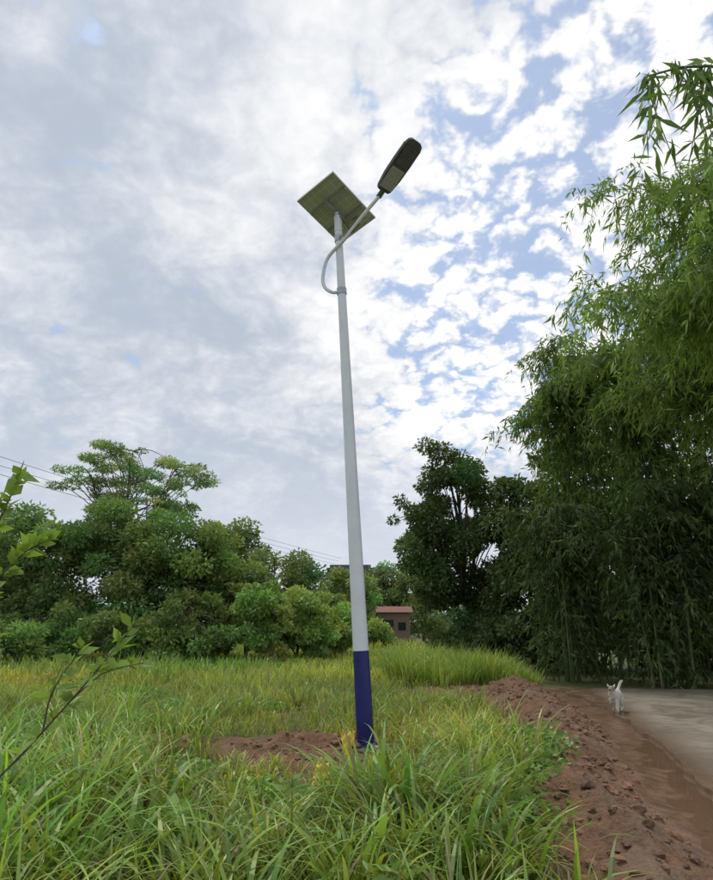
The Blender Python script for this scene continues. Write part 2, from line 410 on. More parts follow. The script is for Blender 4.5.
G_DK = (.085, .14, .04); G_MD = (.19, .29, .085); G_LT = (.30, .42, .12)
tree("acacia_tree", -11.3, 31, [(0, 0, 9.4, 2.5, 2.5, 1.1), (-2.1, 0, 8.4, 2.0, 2, .8), (2.2, 0, 8.5, 2.0, 2, 1.0), (.2, 0, 7.1, 2.9, 2.3, 1.0)], 100, .48, 20000, .16, .055, (.24, .34, .12), .18, .3, .3, forkz=4.0)
tree("broadleaf_tree", -9.5, 29, [(-1.5, 0, 4.6, 2.6, 2.3, 2.3), (1.2, 0, 4.5, 2.4, 2.2, 2.3), (3.2, .5, 4.0, 2.0, 2, 2.2), (0, -1, 2.5, 3.5, 1.8, 1.8)], 150, .66, 36000, .2, .1, G_MD, .2, .6)
tree("broadleaf_tree", -14.5, 29, [(0, 0, 4.0, 2.4, 2.3, 2.4), (2.0, 0, 4.4, 2.0, 2.2, 2.2), (-2.5, 0, 3.6, 2.4, 1.8, 2.0), (0, 0, 1.8, 3.5, 1.8, 1.6)], 120, .7, 28000, .2, .1, (.175, .27, .085), .2, .6)
tree("broadleaf_tree", -5.9, 30, [(-.6, 0, 3.9, 1.4, 1.6, 1.9), (.3, 0, 2.4, 1.9, 1.6, 1.7)], 70, .52, 14000, .2, .1, G_MD, .15)
tree("broadleaf_tree", -19, 33, [(0, 0, 5.0, 3.5, 2.5, 2.6), (0, 0, 2.4, 4, 2, 2.2)], 80, .9, 14000, .26, .14, G_MD, .2)
def shrub(name, x, y, w, h, n, L, W, col, cr=.45, nc=45, var=.25, flat=.6):
    tree(name, x, y, [(0, 0, h * .52, w, w * .8, h * .45), (w * .4, 0, h * .4, w * .7, w * .6, h * .38), (-w * .45, 0, h * .38, w * .7, w * .6, h * .36)], nc, cr, n, L, W, col, .06, flat, var, forkz=.3)
shrub("leafy_shrub", -4.6, 27.5, 1.9, 3.4, 12000, .2, .11, G_LT)
shrub("leafy_shrub", -2.7, 29, 1.6, 3.0, 10000, .2, .11, G_LT)
shrub("leafy_shrub", -6.8, 26, 1.8, 2.7, 10000, .2, .1, (.24, .35, .1))
shrub("leafy_shrub", -1.2, 31, 1.2, 2.4, 8000, .2, .11, G_LT)
shrub("leafy_shrub", -11, 25, 2.0, 2.2, 10000, .17, .085, (.20, .31, .085))
shrub("leafy_shrub", -13.5, 22.5, 1.8, 1.9, 10000, .15, .085, (.19, .30, .085))
shrub("leafy_shrub", -15.5, 26, 2.2, 2.5, 10000, .18, .09, G_MD)
shrub("leafy_shrub", -9.0, 27.0, 1.6, 2.0, 9000, .18, .09, (.18, .28, .085))
tree("broadleaf_tree", -5.6, 44, [(0, 0, 4.8, 2.4, 2, 2.0), (1.8, 0, 3.8, 2, 2, 1.8), (0, 0, 2.2, 4, 2, 2)], 80, .7, 13000, .27, .15, (.23, .33, .13), .2)
tree("broadleaf_tree", -9.5, 46, [(0, 0, 6, 3, 2, 2.5), (0, 0, 3, 4, 2, 2.5)], 60, .9, 10000, .3, .16, G_MD, .2)
tree("broadleaf_tree", 2.9, 62, [(-.4, 0, 5.0, 1.9, 2, 2.3), (-.2, 0, 3.0, 2.2, 2, 2.4)], 60, .8, 10000, .3, .17, (.23, .32, .14), .2)
tree("broadleaf_tree", 6.0, 60, [(0, 0, 5, 3, 2, 2.5), (0, 0, 3, 3.6, 2, 2.5)], 60, .9, 8000, .32, .17, G_MD, .2)
tree("broadleaf_tree", -.3, 50, [(-.5, 0, 4.3, 1.6, 1.5, 1.4), (.6, 0, 4.0, 1.5, 1.5, 1.4), (0, 0, 2.2, 2.1, 1.5, 1.8)], 80, .55, 12000, .26, .14, (.27, .37, .13), .12)
shrub("leafy_shrub", -1.8, 42, 1.8, 3.8, 9000, .22, .12, G_LT)
shrub("leafy_shrub", 1.2, 46, 1.2, 2.0, 5000, .22, .12, G_LT)
mb = MB(); cen = []; rr = []
for k in range(420):
    a = R.uniform(-1.25, 1.25); d_ = R.uniform(80, 105)
    cen.append((math.sin(a) * d_, math.cos(a) * d_, R.uniform(.5, 4.6) + 1.2 * math.sin(a * 22))); rr.append(R.uniform(1.2, 2.6))
foliage(mb, np.array(cen), np.array(rr), 45000, .8, .5, (.19, .25, .14), .2, .8)
mb.build("distant_trees", [M_BARK, M_LEAF])

# right group
tree("broadleaf_tree", 4.3, 27, [(-.1, 0, 7.7, 1.6, 1.7, 1.6), (-1.3, 0, 5.8, 1.5, 1.5, 1.5), (1.3, 0, 6.3, 1.6, 1.5, 1.7), (-.3, 0, 4.2, 2.3, 1.8, 1.9), (.8, 0, 2.2, 2.6, 1.6, 1.9)], 130, .55, 34000, .19, .095, G_DK, .2, droop=.5)
tree("broadleaf_tree", 7.4, 26, [(0, 0, 5.8, 2.0, 1.8, 2.0), (0, 0, 3.4, 2.6, 1.8, 2.6), (1.8, 0, 6.8, 1.8, 1.6, 2.0)], 90, .7, 22000, .22, .12, G_DK, .2, droop=.5)
tree("broadleaf_tree", 13, 27, [(0, 0, 6.8, 4.0, 2.4, 3.4), (0, 0, 3.4, 4.2, 2.2, 2.6)], 100, .95, 16000, .3, .17, G_DK, .25, droop=.5)
shrub("leafy_shrub", 5.2, 24.5, 1.9, 2.4, 12000, .17, .09, (.09, .15, .045), .5, 60)
shrub("leafy_shrub", 8.6, 23.5, 2.4, 3.4, 12000, .2, .11, (.06, .10, .03), .6, 60)
shrub("leafy_shrub", 12.6, 22.5, 2.8, 3.8, 12000, .22, .13, (.06, .10, .03), .6, 60)
shrub("leafy_shrub", 17.0, 20.5, 3.0, 4.2, 12000, .22, .13, (.06, .10, .03), .6, 60)

# ------------------------------------------------------------------ bamboo
M_CULM = simple_mat("bamboo_culm", (.10, .14, .045), .45, var=.35, scale=5)
def bamboo(name, x, y, n, H, lean, spread, nbr, nl, L, W, base, zmin=.15, hang=1., var=.25, rcu=.035):
    mb = MB()
    BP = []; BD = []
    for c in range(n):
        bx, by = x + R.normal() * spread * .35, y + R.normal() * spread * .35
        ln = np.array([lean[0] + R.normal() * spread * .6, lean[1] + R.normal() * spread * .6])
        h = H * R.uniform(.72, 1.05)
        top = np.array([bx + ln[0], by + ln[1], h * .93])
        pts = bez((bx, by, -.05), (bx + ln[0] * .1, by + ln[1] * .1, h * 1.15), top, 14)
        tube(mb, pts, np.linspace(rcu, .006, 14), (.1, .14, .04), 5, 0)
        u = zmin + (1 - zmin) * R.random(nbr) ** .85
        i_ = np.clip(u * 13, 0, 12.99); k = i_.astype(int); fr = (i_ - k)[:, None]
        P = pts[k] * (1 - fr) + pts[k + 1] * fr
        d = unit(np.stack([R.normal(size=nbr), R.normal(size=nbr), R.uniform(-.1, .7, nbr)], 1))
        BP.append(P); BD.append(d)
    P = np.concatenate(BP); D = np.concatenate(BD); nb = len(P)
    bl = R.uniform(.5, 1.3, nb) * hang
    tint = (1 + var * R.normal(size=nb)).clip(.5, 1.7)
    for q in range(0, nb, 5):
        p = P[q]; e = p + D[q] * bl[q] + [0, 0, -.75 * bl[q]]
        tube(mb, bez(p, p + D[q] * bl[q] * .7, e, 5), [.007, .006, .005, .004, .002], (.1, .14, .04), 3, 0)
    s = R.random((nb, nl)) ** .7
    p0 = P[:, None]; d0 = D[:, None]; bl_ = bl[:, None, None]; s_ = s[..., None]
    c1 = p0 + d0 * bl_ * .7; c2 = p0 + d0 * bl_ + np.array([0, 0, -.75]) * bl_
    Q = (1 - s_) ** 2 * p0 + 2 * s_ * (1 - s_) * c1 + s_ ** 2 * c2
    LD = d0 * .45 + np.array([0, 0, -.75]) + R.normal(size=(nb, nl, 3)) * .42
    N = nb * nl
    C = np.array(base)[None, None] * (tint[:, None] * R.uniform(.75, 1.3, (nb, nl)))[..., None]
    Q = Q.reshape(N, 3); ok = Q[:, 2] > .05
    leaves(mb, Q[ok], LD.reshape(N, 3)[ok], (L * R.uniform(.6, 1.25, N))[ok], (W * R.uniform(.7, 1.2, N))[ok], C.reshape(N, 3)[ok], 1, .12)
    return mb.build(name, [M_CULM, M_LEAF])
B_DK = (.075, .12, .033); B_MD = (.16, .25, .055); B_LT = (.22, .34, .075)
bamboo("bamboo_clump", 7.8, 21, 15, 10.8, (-.9, -.6), 1.2, 85, 13, .28, .062, B_MD, .05)
bamboo("bamboo_clump", 9.4, 18.8, 14, 10.3, (-1.3, -.8), 1.2, 85, 13, .27, .06, B_MD, .04)
bamboo("bamboo_clump", 11.5, 18.5, 13, 11.0, (-1.5, -.8), 1.5, 80, 13, .28, .06, B_DK, .04)
bamboo("bamboo_clump", 6.4, 19.5, 11, 5.0, (-.2, -.3), 1.1, 70, 15, .23, .055, B_DK, .02)
bamboo("bamboo_clump", 8.3, 17.9, 11, 4.6, (-.2, -.3), 1.2, 70, 15, .23, .055, B_DK, .02)
bamboo("bamboo_clump", 10.8, 17.3, 11, 5.2, (-.4, -.3), 1.3, 70, 15, .23, .055, B_DK, .02)
bamboo("bamboo_clump", 13.6, 17.0, 10, 6.2, (-.4, -.3), 1.3, 65, 15, .24, .055, B_DK, .02)
bamboo("bamboo_clump", 10.6, 14.8, 14, 9.6, (-3.3, -.8), 1.0, 100, 15, .24, .045, B_MD, .30, 1.1)
bamboo("bamboo_clump", 9.7, 11.2, 15, 10.2, (-3.8, -.8), 1.0, 115, 16, .23, .039, B_LT, .30, 1.1)
bamboo("bamboo_clump", 9.0, 8.8, 11, 9.8, (-3.3, .1), .8, 110, 16, .22, .036, B_LT, .35, 1.0)

# ------------------------------------------------------------------ near arching bamboo tip
mb = MB()
def spray(pts, nper, L, W, col, rb=.008):
    pts = np.asarray(pts); tube(mb, pts, np.linspace(rb, .003, len(pts)), (.1, .14, .04), 5, 0)
    for p in pts[1:]:
        d = R.normal(size=(nper, 3)) * .45 + np.array([-.25, -.1, -.75])
        leaves(mb, np.tile(p, (nper, 1)) + R.normal(size=(nper, 3)) * .03, d, L * R.uniform(.6, 1.2, nper), W * R.uniform(.8, 1.2, nper), np.array(col) * R.uniform(.7, 1.3, (nper, 1)), 1, .1)
main = bez((4.9, 4.6, 0), (4.7, 4.6, 7.2), (2.30, 4.0, 5.65), 16)
tube(mb, main, np.linspace(.03, .008, 16), (.1, .14, .04), 6, 0)
for k in (10, 11, 12, 13, 14, 15):
    for q in range(3):
        p = main[k]; e = p + np.array([R.uniform(-.25, .3), R.uniform(-.4, .4), -R.uniform(.4, .9)])
        spray(bez(p, p + [R.uniform(-.2, .3), 0, .1], e, 7), 4, .24, .038, (.16, .26, .06))
mb.build("bamboo_clump", [M_CULM, M_LEAF])

# ------------------------------------------------------------------ left foreground sapling
mb = MB()
def leafy_branch(P, r0, n, L, W, col, up=.2, start=.35):
    C = catmull(P, 8); tube(mb, C, np.linspace(r0, .002, len(C)), (.12, .11, .06), 5, 0)
    for q in range(n):
        u = start + (1 - start) * (q + .5) / n; k = min(len(C) - 2, int(u * (len(C) - 1)))
        tdir = unit(C[k + 1] - C[k]); side = unit(np.cross(tdir, [0, 0, 1.])) * (1 if q % 2 else -1)
        D = tdir * .5 + side * .8 + R.normal(size=3) * .3 + [0, 0, up]
        nl = 2
        leaves(mb, C[k][None].repeat(nl, 0), D[None] + R.normal(size=(nl, 3)) * .35, L * R.uniform(.6, 1.15, nl), W * R.uniform(.8, 1.1, nl), np.array([col]) * R.uniform(.75, 1.3, (nl, 1)), 1, .15)
SG = (.24, .36, .08)
leafy_branch([(-2.3, 3.6, 0), (-1.9, 3.45, .6), (-1.55, 3.3, .95), (-1.25, 3.15, 1.25), (-1.03, 3.1, 1.52)], .009, 20, .12, .045, SG, start=.45)
leafy_branch([(-1.35, 3.2, 1.15), (-1.2, 3.2, 1.28), (-1.0, 3.15, 1.33)], .005, 9, .11, .042, SG)
leafy_branch([(-1.5, 3.3, 1.0), (-1.45, 3.25, 1.2), (-1.3, 3.2, 1.42)], .005, 10, .11, .042, SG)
leafy_branch([(-2.3, 3.6, 0), (-2.2, 3.4, .8), (-2.0, 3.2, 1.5), (-1.75, 3.1, 2.0), (-1.68, 3.1, 2.25)], .014, 24, .13, .055, SG, start=.5)
leafy_branch([(-2.1, 3.3, 1.2), (-1.85, 3.2, 1.6), (-1.62, 3.1, 1.82), (-1.5, 3.1, 1.9)], .008, 22, .13, .055, SG, start=.3)
leafy_branch([(-2.2, 3.4, .9), (-1.95, 3.3, 1.25), (-1.7, 3.2, 1.5)], .008, 12, .12, .045, SG, start=.3)
mb.build("sapling", [M_BARK, M_LEAF])

mb = MB()
def weed(cx, cy, r, h, n, L, W, col):
    x = cx + R.normal(size=n) * r * .5; y = cy + R.normal(size=n) * r * .5
    z = height(x, y) + R.random(n) ** 1.3 * h * np.exp(-(((x - cx) ** 2 + (y - cy) ** 2) / r ** 2)) + .01
    D = R.normal(size=(n, 3)); D[:, 2] = np.abs(D[:, 2]) * .35
    leaves(mb, np.stack([x, y, z], 1), D, L * R.uniform(.6, 1.2, n), W * R.uniform(.6, 1.2, n), np.array(col) * R.uniform(.65, 1.35, (n, 1)), 0)
for cx, cy, r, h, n in [(1.85, 7.6, .45, .28, 1000), (1.55, 6.9, .4, .28, 900), (2.0, 8.3, .35, .22, 550), (1.35, 6.2, .35, .25, 600), (1.9, 9.6, .4, .2, 400), (1.15, 5.3, .35, .25, 500),
                        (-3.2, 12, .6, .3, 700), (-4.5, 14, .7, .35, 900), (-1.6, 12.5, .4, .25, 400), (-6, 15, .8, .4, 900), (-1.8, 7.2, .4, .2, 300), (-2.9, 9.4, .5, .3, 600), (-.9, 6.4, .35, .15, 250)]:
    weed(cx, cy, r, h, n, .07, .05, (.20, .36, .08))
for cx, cy, r, h, n in [(-2.0, 3.5, .5, .6, 350), (-2.8, 4.6, .5, .6, 300), (-1.2, 4.5, .35, .4, 200), (-3.6, 6.2, .5, .6, 300), (-.5, 5.6, .3, .3, 150), (.2, 3.6, .3, .4, 160)]:
    weed(cx, cy, r, h, n, .13, .06, (.22, .36, .09))
mb.build("broadleaf_weeds", [M_LEAF])

# ------------------------------------------------------------------ solar street lamp
lamp = bpy.data.objects.new("solar_street_lamp", None); scene.collection.objects.link(lamp)
M_WHITE = simple_mat("white_powder_coat", (.78, .81, .84), .35, var=.05, scale=3)
M_BLUE = simple_mat("blue_paint", (.012, .018, .16), .35, var=.15, scale=4)
M_DARK = simple_mat("dark_cast_aluminium", (.10, .11, .10), .45, .2, .2, 12)
M_STEEL = simple_mat("galvanised_steel", (.42, .43, .44), .4, .7, .15, 20)
M_ALU = simple_mat("aluminium_frame", (.6, .6, .58), .4, .6, .05, 20)
def polepos(z): return np.array([.12 - .41 * z / 7.58, 8.7, z])
def polerad(z): return .112 - (.112 - .055) * z / 7.6
mb = MB(); zs = np.linspace(-.1, 1.18, 6); tube(mb, [polepos(z) for z in zs], [polerad(z) for z in zs], (1, 1, 1), 28)
mb.build("pole_blue_base", [M_BLUE], True, lamp)
mb = MB(); zs = np.linspace(1.18, 7.62, 20); tube(mb, [polepos(z) for z in zs], [polerad(z) for z in zs], (1, 1, 1), 28, cap=True)
mb.build("pole_shaft", [M_WHITE], True, lamp)
mb = MB(); zs = np.array([7.45, 7.72]); tube(mb, [polepos(z) for z in zs], [.062, .062], (1, 1, 1), 20, cap=True)
mb.build("pole_sleeve", [M_WHITE], False, lamp)
mb = MB(); zs = np.array([.02, .045]); tube(mb, [polepos(z) for z in zs], [.2, .2], (1, 1, 1), 24, cap=True)
for a_ in range(4):
    p = polepos(.05) + [.15 * math.cos(a_ * 1.571 + .7), .15 * math.sin(a_ * 1.571 + .7), 0]
    tube(mb, [p, p + [0, 0, .05]], [.016, .016], (1, 1, 1), 6, cap=True)
mb.build("base_flange", [M_STEEL], False, lamp)
arm = catmull([(-.227, 8.68, 6.40), (-.36, 8.72, 6.40), (-.49, 8.78, 6.52), (-.523, 8.8, 6.72), (-.446, 8.75, 7.02), (-.19, 8.56, 7.22), (.084, 8.35, 7.48), (.36, 8.18, 7.74)], 8)
mb = MB(); tube(mb, arm, .028, (1, 1, 1), 14, cap=True); mb.build("curved_arm", [M_WHITE], True, lamp)
mb = MB(); tube(mb, [polepos(7.3) + [0, -.06, 0], (.20, 8.32, 7.50)], .012, (1, 1, 1), 8, cap=True)
for z in (6.40, 7.32):
    tube(mb, [polepos(z - .05), polepos(z + .05)], [polerad(z) + .012] * 2, (1, 1, 1), 20, cap=True)
mb.build("arm_clamps_and_strut", [M_STEEL], False, lamp)
mb = MB(); cb = catmull([tuple(polepos(7.62) + [.02, -.05, .1]), (-.12, 8.6, 7.45), (-.1, 8.5, 7.28), (.05, 8.4, 7.40)], 8); tube(mb, cb, .007, (1, 1, 1), 6)
mb.build("cable", [simple_mat("black_rubber", (.02, .02, .02), .6)], True, lamp)

def box_local(bm_, cx, cy, cz, sx, sy, sz, bev=0.):
    r_ = bmesh.ops.create_cube(bm_, size=1); vs = r_['verts']
    for v in vs: v.co = Vector((cx + v.co.x * sx, cy + v.co.y * sy, cz + v.co.z * sz))
    if bev:
        es = list({e for v in vs for e in v.link_edges})
        bmesh.ops.bevel(bm_, geom=es, offset=bev, segments=3, affect='EDGES')
def obj_bm(name, bm_, mat, M=None, parent=None, smooth=False):
    me_ = bpy.data.meshes.new(name); bm_.to_mesh(me_); bm_.free(); me_.materials.append(mat)
    if smooth:
        for p in me_.polygons: p.use_smooth = True
    o = bpy.data.objects.new(name, me_); scene.collection.objects.link(o)
    if M is not None: o.matrix_world = M
    if parent: o.parent = parent
    return o
RX = Matrix.Rotation(rad(13), 3, 'X')
e1 = RX @ Vector((.56, -.39, .27)); e2 = RX @ Vector((.64, .62, -.42))
w1, w2 = .76, 1.03
u = e1.normalized(); nrm = e1.cross(e2).normalized(); v_ = nrm.cross(u).normalized()
pc = Vector((-.315, 8.7, 7.87))
MP = Matrix(((u.x, v_.x, nrm.x, pc.x), (u.y, v_.y, nrm.y, pc.y), (u.z, v_.z, nrm.z, pc.z), (0, 0, 0, 1)))
b1 = bmesh.new()
box_local(b1, 0, w2 / 2 - .0125, 0, w1, .025, .035); box_local(b1, 0, -w2 / 2 + .0125, 0, w1, .025, .035)
box_local(b1, w1 / 2 - .0125, 0, 0, .025, w2 - .05, .035); box_local(b1, -w1 / 2 + .0125, 0, 0, .025, w2 - .05, .035)
obj_bm("panel_frame", b1, M_ALU, MP, lamp)
def grid_mat(name, ca, cb, rough, sx, sy, lw=.005):
    m, t, b = new_mat(name); tc = t.new('ShaderNodeTexCoord'); s = t.new('ShaderNodeSeparateXYZ'); t.l.new(tc.outputs['Object'], s.inputs[0])
    fx = t.math('PINGPONG', t.math('ADD', s.outputs[0], 10.), sx / 2); fy = t.math('PINGPONG', t.math('ADD', s.outputs[1], 10.), sy / 2)
    ln = t.math('LESS_THAN', t.math('MINIMUM', fx, fy), lw)
    n = t.noise(tc.outputs['Object'], 6, 4); cc = t.mix(n, c4(ca), c4([k * 1.25 for k in ca]))
    cc = t.mix(ln, cc, c4(cb))
    t.put(b.inputs['Base Color'], cc); b.inputs['Roughness'].default_value = rough
    return m
b1 = bmesh.new(); box_local(b1, 0, 0, -.004, w1 - .052, w2 - .052, .004)
obj_bm("panel_backsheet", b1, grid_mat("solar_backsheet", (.40, .44, .33), (.66, .68, .58), .5, .11, .12, .004), MP, lamp)
b1 = bmesh.new(); box_local(b1, 0, 0, .008, w1 - .054, w2 - .054, .006)
obj_bm("panel_cells", b1, grid_mat("solar_cells", (.01, .015, .05), (.3, .3, .32), .1, .09, .12), MP, lamp)
b1 = bmesh.new()
box_local(b1, 0, .2, -.038, w1 * .96, .035, .035); box_local(b1, 0, -.2, -.038, w1 * .96, .035, .035); box_local(b1, 0, 0, -.077, .05, .6, .04)
box_local(b1, .12, .33, -.024, .1, .07, .03, .004)
obj_bm("panel_bracket", b1, M_STEEL, MP, lamp)
mb = MB(); pq = np.array(pc - nrm * .09); tube(mb, [polepos(7.66), pq], [.05, .04], (1, 1, 1), 12, cap=True); mb.build("panel_mount_post", [M_STEEL], False, lamp)
h0 = Vector((.36, 8.18, 7.75)); h1 = Vector((.87, 7.60, 8.21))
ax = (h1 - h0).normalized(); sd = Vector((0, 0, 1)).cross(ax).normalized(); up = ax.cross(sd).normalized()
MH = Matrix(((ax.x, sd.x, up.x, h0.x), (ax.y, sd.y, up.y, h0.y), (ax.z, sd.z, up.z, h0.z), (0, 0, 0, 1)))
HL = (h1 - h0).length
b1 = bmesh.new()
prof = [(0.06, .095), (.10, .13), (.30, .158), (.55, .163), (HL - .10, .158), (HL - .03, .13), (HL, .075)]
pl = prof + [(a_, -b_) for a_, b_ in reversed(prof)]
top = [b1.verts.new((a_, b_ * .86, .065 if .1 < a_ < HL - .05 else .052)) for a_, b_ in pl]
mid = [b1.verts.new((a_, b_, .025)) for a_, b_ in pl]; bot = [b1.verts.new((a_, b_ * .97, -.02)) for a_, b_ in pl]
npf = len(pl)
b1.faces.new(top); b1.faces.new(list(reversed(bot)))
for k in range(npf):
    k2 = (k + 1) % npf
    b1.faces.new([mid[k], mid[k2], top[k2], top[k]]); b1.faces.new([bot[k], bot[k2], mid[k2], mid[k]])
bmesh.ops.recalc_face_normals(b1, faces=b1.faces)
obj_bm("lamp_head_housing", b1, M_DARK, MH, lamp)
b1 = bmesh.new()
for k in range(7): box_local(b1, .16 + k * .07, 0, .076, .012, .17, .028)
obj_bm("cooling_fins", b1, M_DARK, MH, lamp)
b1 = bmesh.new(); box_local(b1, .28, 0, -.026, .34, .245, .014, .004)
obj_bm("led_module", b1, grid_mat("led_lens_plate", (.36, .38, .34), (.28, .30, .27), .3, .08, .055, .003), MH, lamp)
b1 = bmesh.new(); box_local(b1, .64, 0, -.028, .30, .25, .02, .008)
obj_bm("driver_cover", b1, M_DARK, MH, lamp)
mb = MB(); tube(mb, [h0 - ax * .05, h0 + ax * .09], [.042, .042], (1, 1, 1), 16, cap=True); mb.build("head_socket", [M_DARK], False, lamp)

M_YEL = simple_mat("yellow_plastic", (.80, .56, .05), .35, var=.1, scale=10)
def bag(cx, cy, w, h, tilt):
    b_ = bmesh.new(); bmesh.ops.create_grid(b_, x_segments=12, y_segments=12, size=.5)
    for v in b_.verts:
        x, y = v.co.x, v.co.y
        k = .12 * math.sin(9 * x + 3 * y) + .08 * math.sin(15 * y - 7 * x) + .05 * math.sin(23 * x * y + 4)
        v.co = Vector((x * w * (1 + .3 * math.sin(5 * y)), k * w * 1.3, (y + .45) * h + .02 * math.sin(20 * x)))
    bmesh.ops.solidify(b_, geom=b_.faces[:], thickness=.006)
    M = Matrix.Translation((cx, cy, float(height(cx, cy)))) @ Matrix.Rotation(tilt, 4, 'Y') @ Matrix.Rotation(rad(-25), 4, 'X')
    obj_bm("yellow_plastic_bag", b_, M_YEL, M, None, True)
bag(-.13, 8.45, .13, .28, rad(8)); bag(-.42, 6.9, .13, .26, rad(35))

# ------------------------------------------------------------------ buildings
M_WALL = simple_mat("plaster_wall", (.33, .31, .28), .9, var=.15, scale=1)
M_ROOFD = simple_mat("dark_roof", (.13, .12, .12), .8, var=.2, scale=3)
M_GLASS = simple_mat("window_glass", (.03, .035, .04), .1)
M_FR = simple_mat("window_frame", (.4, .4, .38), .6)
house = bpy.data.objects.new("village_house", None); scene.collection.objects.link(house)
hx, hy = -.6, 66
b1 = bmesh.new(); box_local(b1, hx, hy, 3.3, 3.6, 6, 6.6); obj_bm("walls", b1, M_WALL, None, house)
b1 = bmesh.new(); box_local(b1, hx, hy, 6.72, 4.6, 7, .22); box_local(b1, hx, hy, 6.99, 4.0, 6.4, .3); box_local(b1, hx, hy - 3.3, 3.4, 3.6, .56, .16); obj_bm("roof", b1, M_ROOFD, None, house)
b1 = bmesh.new(); b2 = bmesh.new()
for k in range(2):
    for z in (1.7, 5.0):
        box_local(b1, hx - .85 + k * 1.7, hy - 3.01, z, .95, .06, 1.3); box_local(b2, hx - .85 + k * 1.7, hy - 3.05, z - .7, 1.1, .12, .08); box_local(b2, hx - .85 + k * 1.7, hy - 3.06, z, .05, .05, 1.3)
obj_bm("windows", b1, M_GLASS, None, house); obj_bm("window_sills", b2, M_FR, None, house)
shed = bpy.data.objects.new("brick_shed", None); scene.collection.objects.link(shed)
m, t, b = new_mat("red_brick"); tc = t.new('ShaderNodeTexCoord'); mp = t.new('ShaderNodeMapping'); mp.inputs['Rotation'].default_value = (rad(90), 0, 0)
t.l.new(tc.outputs['Object'], mp.inputs[0]); br = t.new('ShaderNodeTexBrick'); t.l.new(mp.outputs[0], br.inputs[0]); br.inputs['Scale'].default_value = 4
br.inputs['Color1'].default_value = (.26, .15, .11, 1); br.inputs['Color2'].default_value = (.20, .13, .10, 1); br.inputs['Mortar'].default_value = (.3, .25, .2, 1)
t.l.new(br.outputs[0], b.inputs['Base Color']); b.inputs['Roughness'].default_value = .9; M_BRICK = m
sx_, sy_ = 3.1, 55
b1 = bmesh.new(); box_local(b1, sx_, sy_, 1.25, 2.5, 2.6, 2.5); obj_bm("walls", b1, M_BRICK, None, shed)
b1 = bmesh.new()
vs = [b1.verts.new(p) for p in [(sx_ - 1.5, sy_ - 1.6, 2.5), (sx_ + 1.5, sy_ - 1.6, 2.5), (sx_ + 1.5, sy_ + 1.6, 2.5), (sx_ - 1.5, sy_ + 1.6, 2.5), (sx_ - 1.5, sy_, 3.0), (sx_ + 1.5, sy_, 3.0)]]
for q in ((0, 1, 5, 4), (2, 3, 4, 5), (1, 2, 5), (3, 0, 4), (3, 2, 1, 0)): b1.faces.new([vs[k] for k in q])
obj_bm("roof", b1, simple_mat("clay_tile_roof", (.24, .11, .08), .85, var=.25, scale=6), None, shed)
b1 = bmesh.new(); box_local(b1, sx_ - .5, sy_ - 1.32, .95, .8, .05, 1.9); box_local(b1, sx_ + .6, sy_ - 1.32, 1.4, .6, .05, .6); obj_bm("door_and_window", b1, M_GLASS, None, shed)

M_WIRE = simple_mat("wire", (.05, .05, .055), .6)
mb = MB()
A = np.array([-19.2, 12, 7.9]); B = np.array([-2.0, 62.8, 7.2])
for k, dz in enumerate((0, .28, .56)):
    tt = np.linspace(0, 1, 40)[:, None]; P = A * (1 - tt) + B * tt; P[:, 2] += dz - 4 * .35 * (tt * (1 - tt))[:, 0]
    P[:, 0] += k * .25
    tube(mb, P, .010, (0, 0, 0), 4)
mb.build("power_lines", [M_WIRE])
mb = MB(); tube(mb, [(-19.2, 12, -.1), (-19.2, 12, 8.9)], [.16, .1], (1, 1, 1), 14, cap=True); tube(mb, [(-19.8, 12, 8.5), (-18.2, 12, 8.5)], [.04, .04], (1, 1, 1), 8, cap=True)
mb.build("utility_pole", [simple_mat("concrete", (.35, .34, .32), .9)])

# ------------------------------------------------------------------ dog
dog = bpy.data.objects.new("dog", None); scene.collection.objects.link(dog)
V = [(-.20, 0, .37), (-.05, 0, .35), (.12, 0, .345), (.22, 0, .37), (.30, 0, .45), (.36, 0, .515), (.42, 0, .505), (.48, 0, .485)]
Rr = [.095, .095, .12, .105, .072, .072, .048, .028]
E = [(k, k + 1) for k in range(7)]
def chain(root, pts, rs):
    p = root
    for q, r_ in zip(pts, rs): V.append(q); Rr.append(r_); E.append((p, len(V) - 1)); p = len(V) - 1
chain(3, [(.22, .065, .30), (.24, .07, .17), (.27, .07, .035), (.31, .07, .022)], [.055, .035, .026, .028])
chain(3, [(.20, -.065, .30), (.15, -.07, .18), (.10, -.07, .06), (.13, -.07, .03)], [.055, .035, .026, .028])
chain(0, [(-.20, .07, .30), (-.10, .075, .21), (-.20, .075, .11), (-.16, .075, .025), (-.12, .075, .02)], [.066, .046, .028, .026, .028])
chain(0, [(-.22, -.07, .30), (-.18, -.075, .20), (-.32, -.075, .12), (-.33, -.075, .03), (-.29, -.075, .02)], [.066, .046, .028, .026, .028])
chain(0, [(-.29, 0, .43), (-.36, .02, .52), (-.37, .06, .60), (-.32, .11, .63)], [.036, .034, .032, .016])
me = bpy.data.meshes.new("body"); me.from_pydata(V, E, []); body = bpy.data.objects.new("body", me); scene.collection.objects.link(body)
sk = body.modifiers.new("skin", 'SKIN'); sk.use_smooth_shade = True
for k, d_ in enumerate(me.skin_vertices[0].data): d_.radius = (Rr[k], Rr[k]); d_.use_root = (k == 0)
sb = body.modifiers.new("sub", 'SUBSURF'); sb.levels = 2; sb.render_levels = 2
m, t, b = new_mat("cream_fur"); tc = t.new('ShaderNodeTexCoord'); n1 = t.noise(tc.outputs['Object'], 5, 3); n2 = t.noise(tc.outputs['Object'], 60, 4)
c = t.mix(t.smooth(n1, .54, .62), (.80, .76, .68, 1), (.40, .30, .19, 1)); c = t.mix(t.smooth(n2, .3, .7, 0, .25), c, (.45, .40, .33, 1))
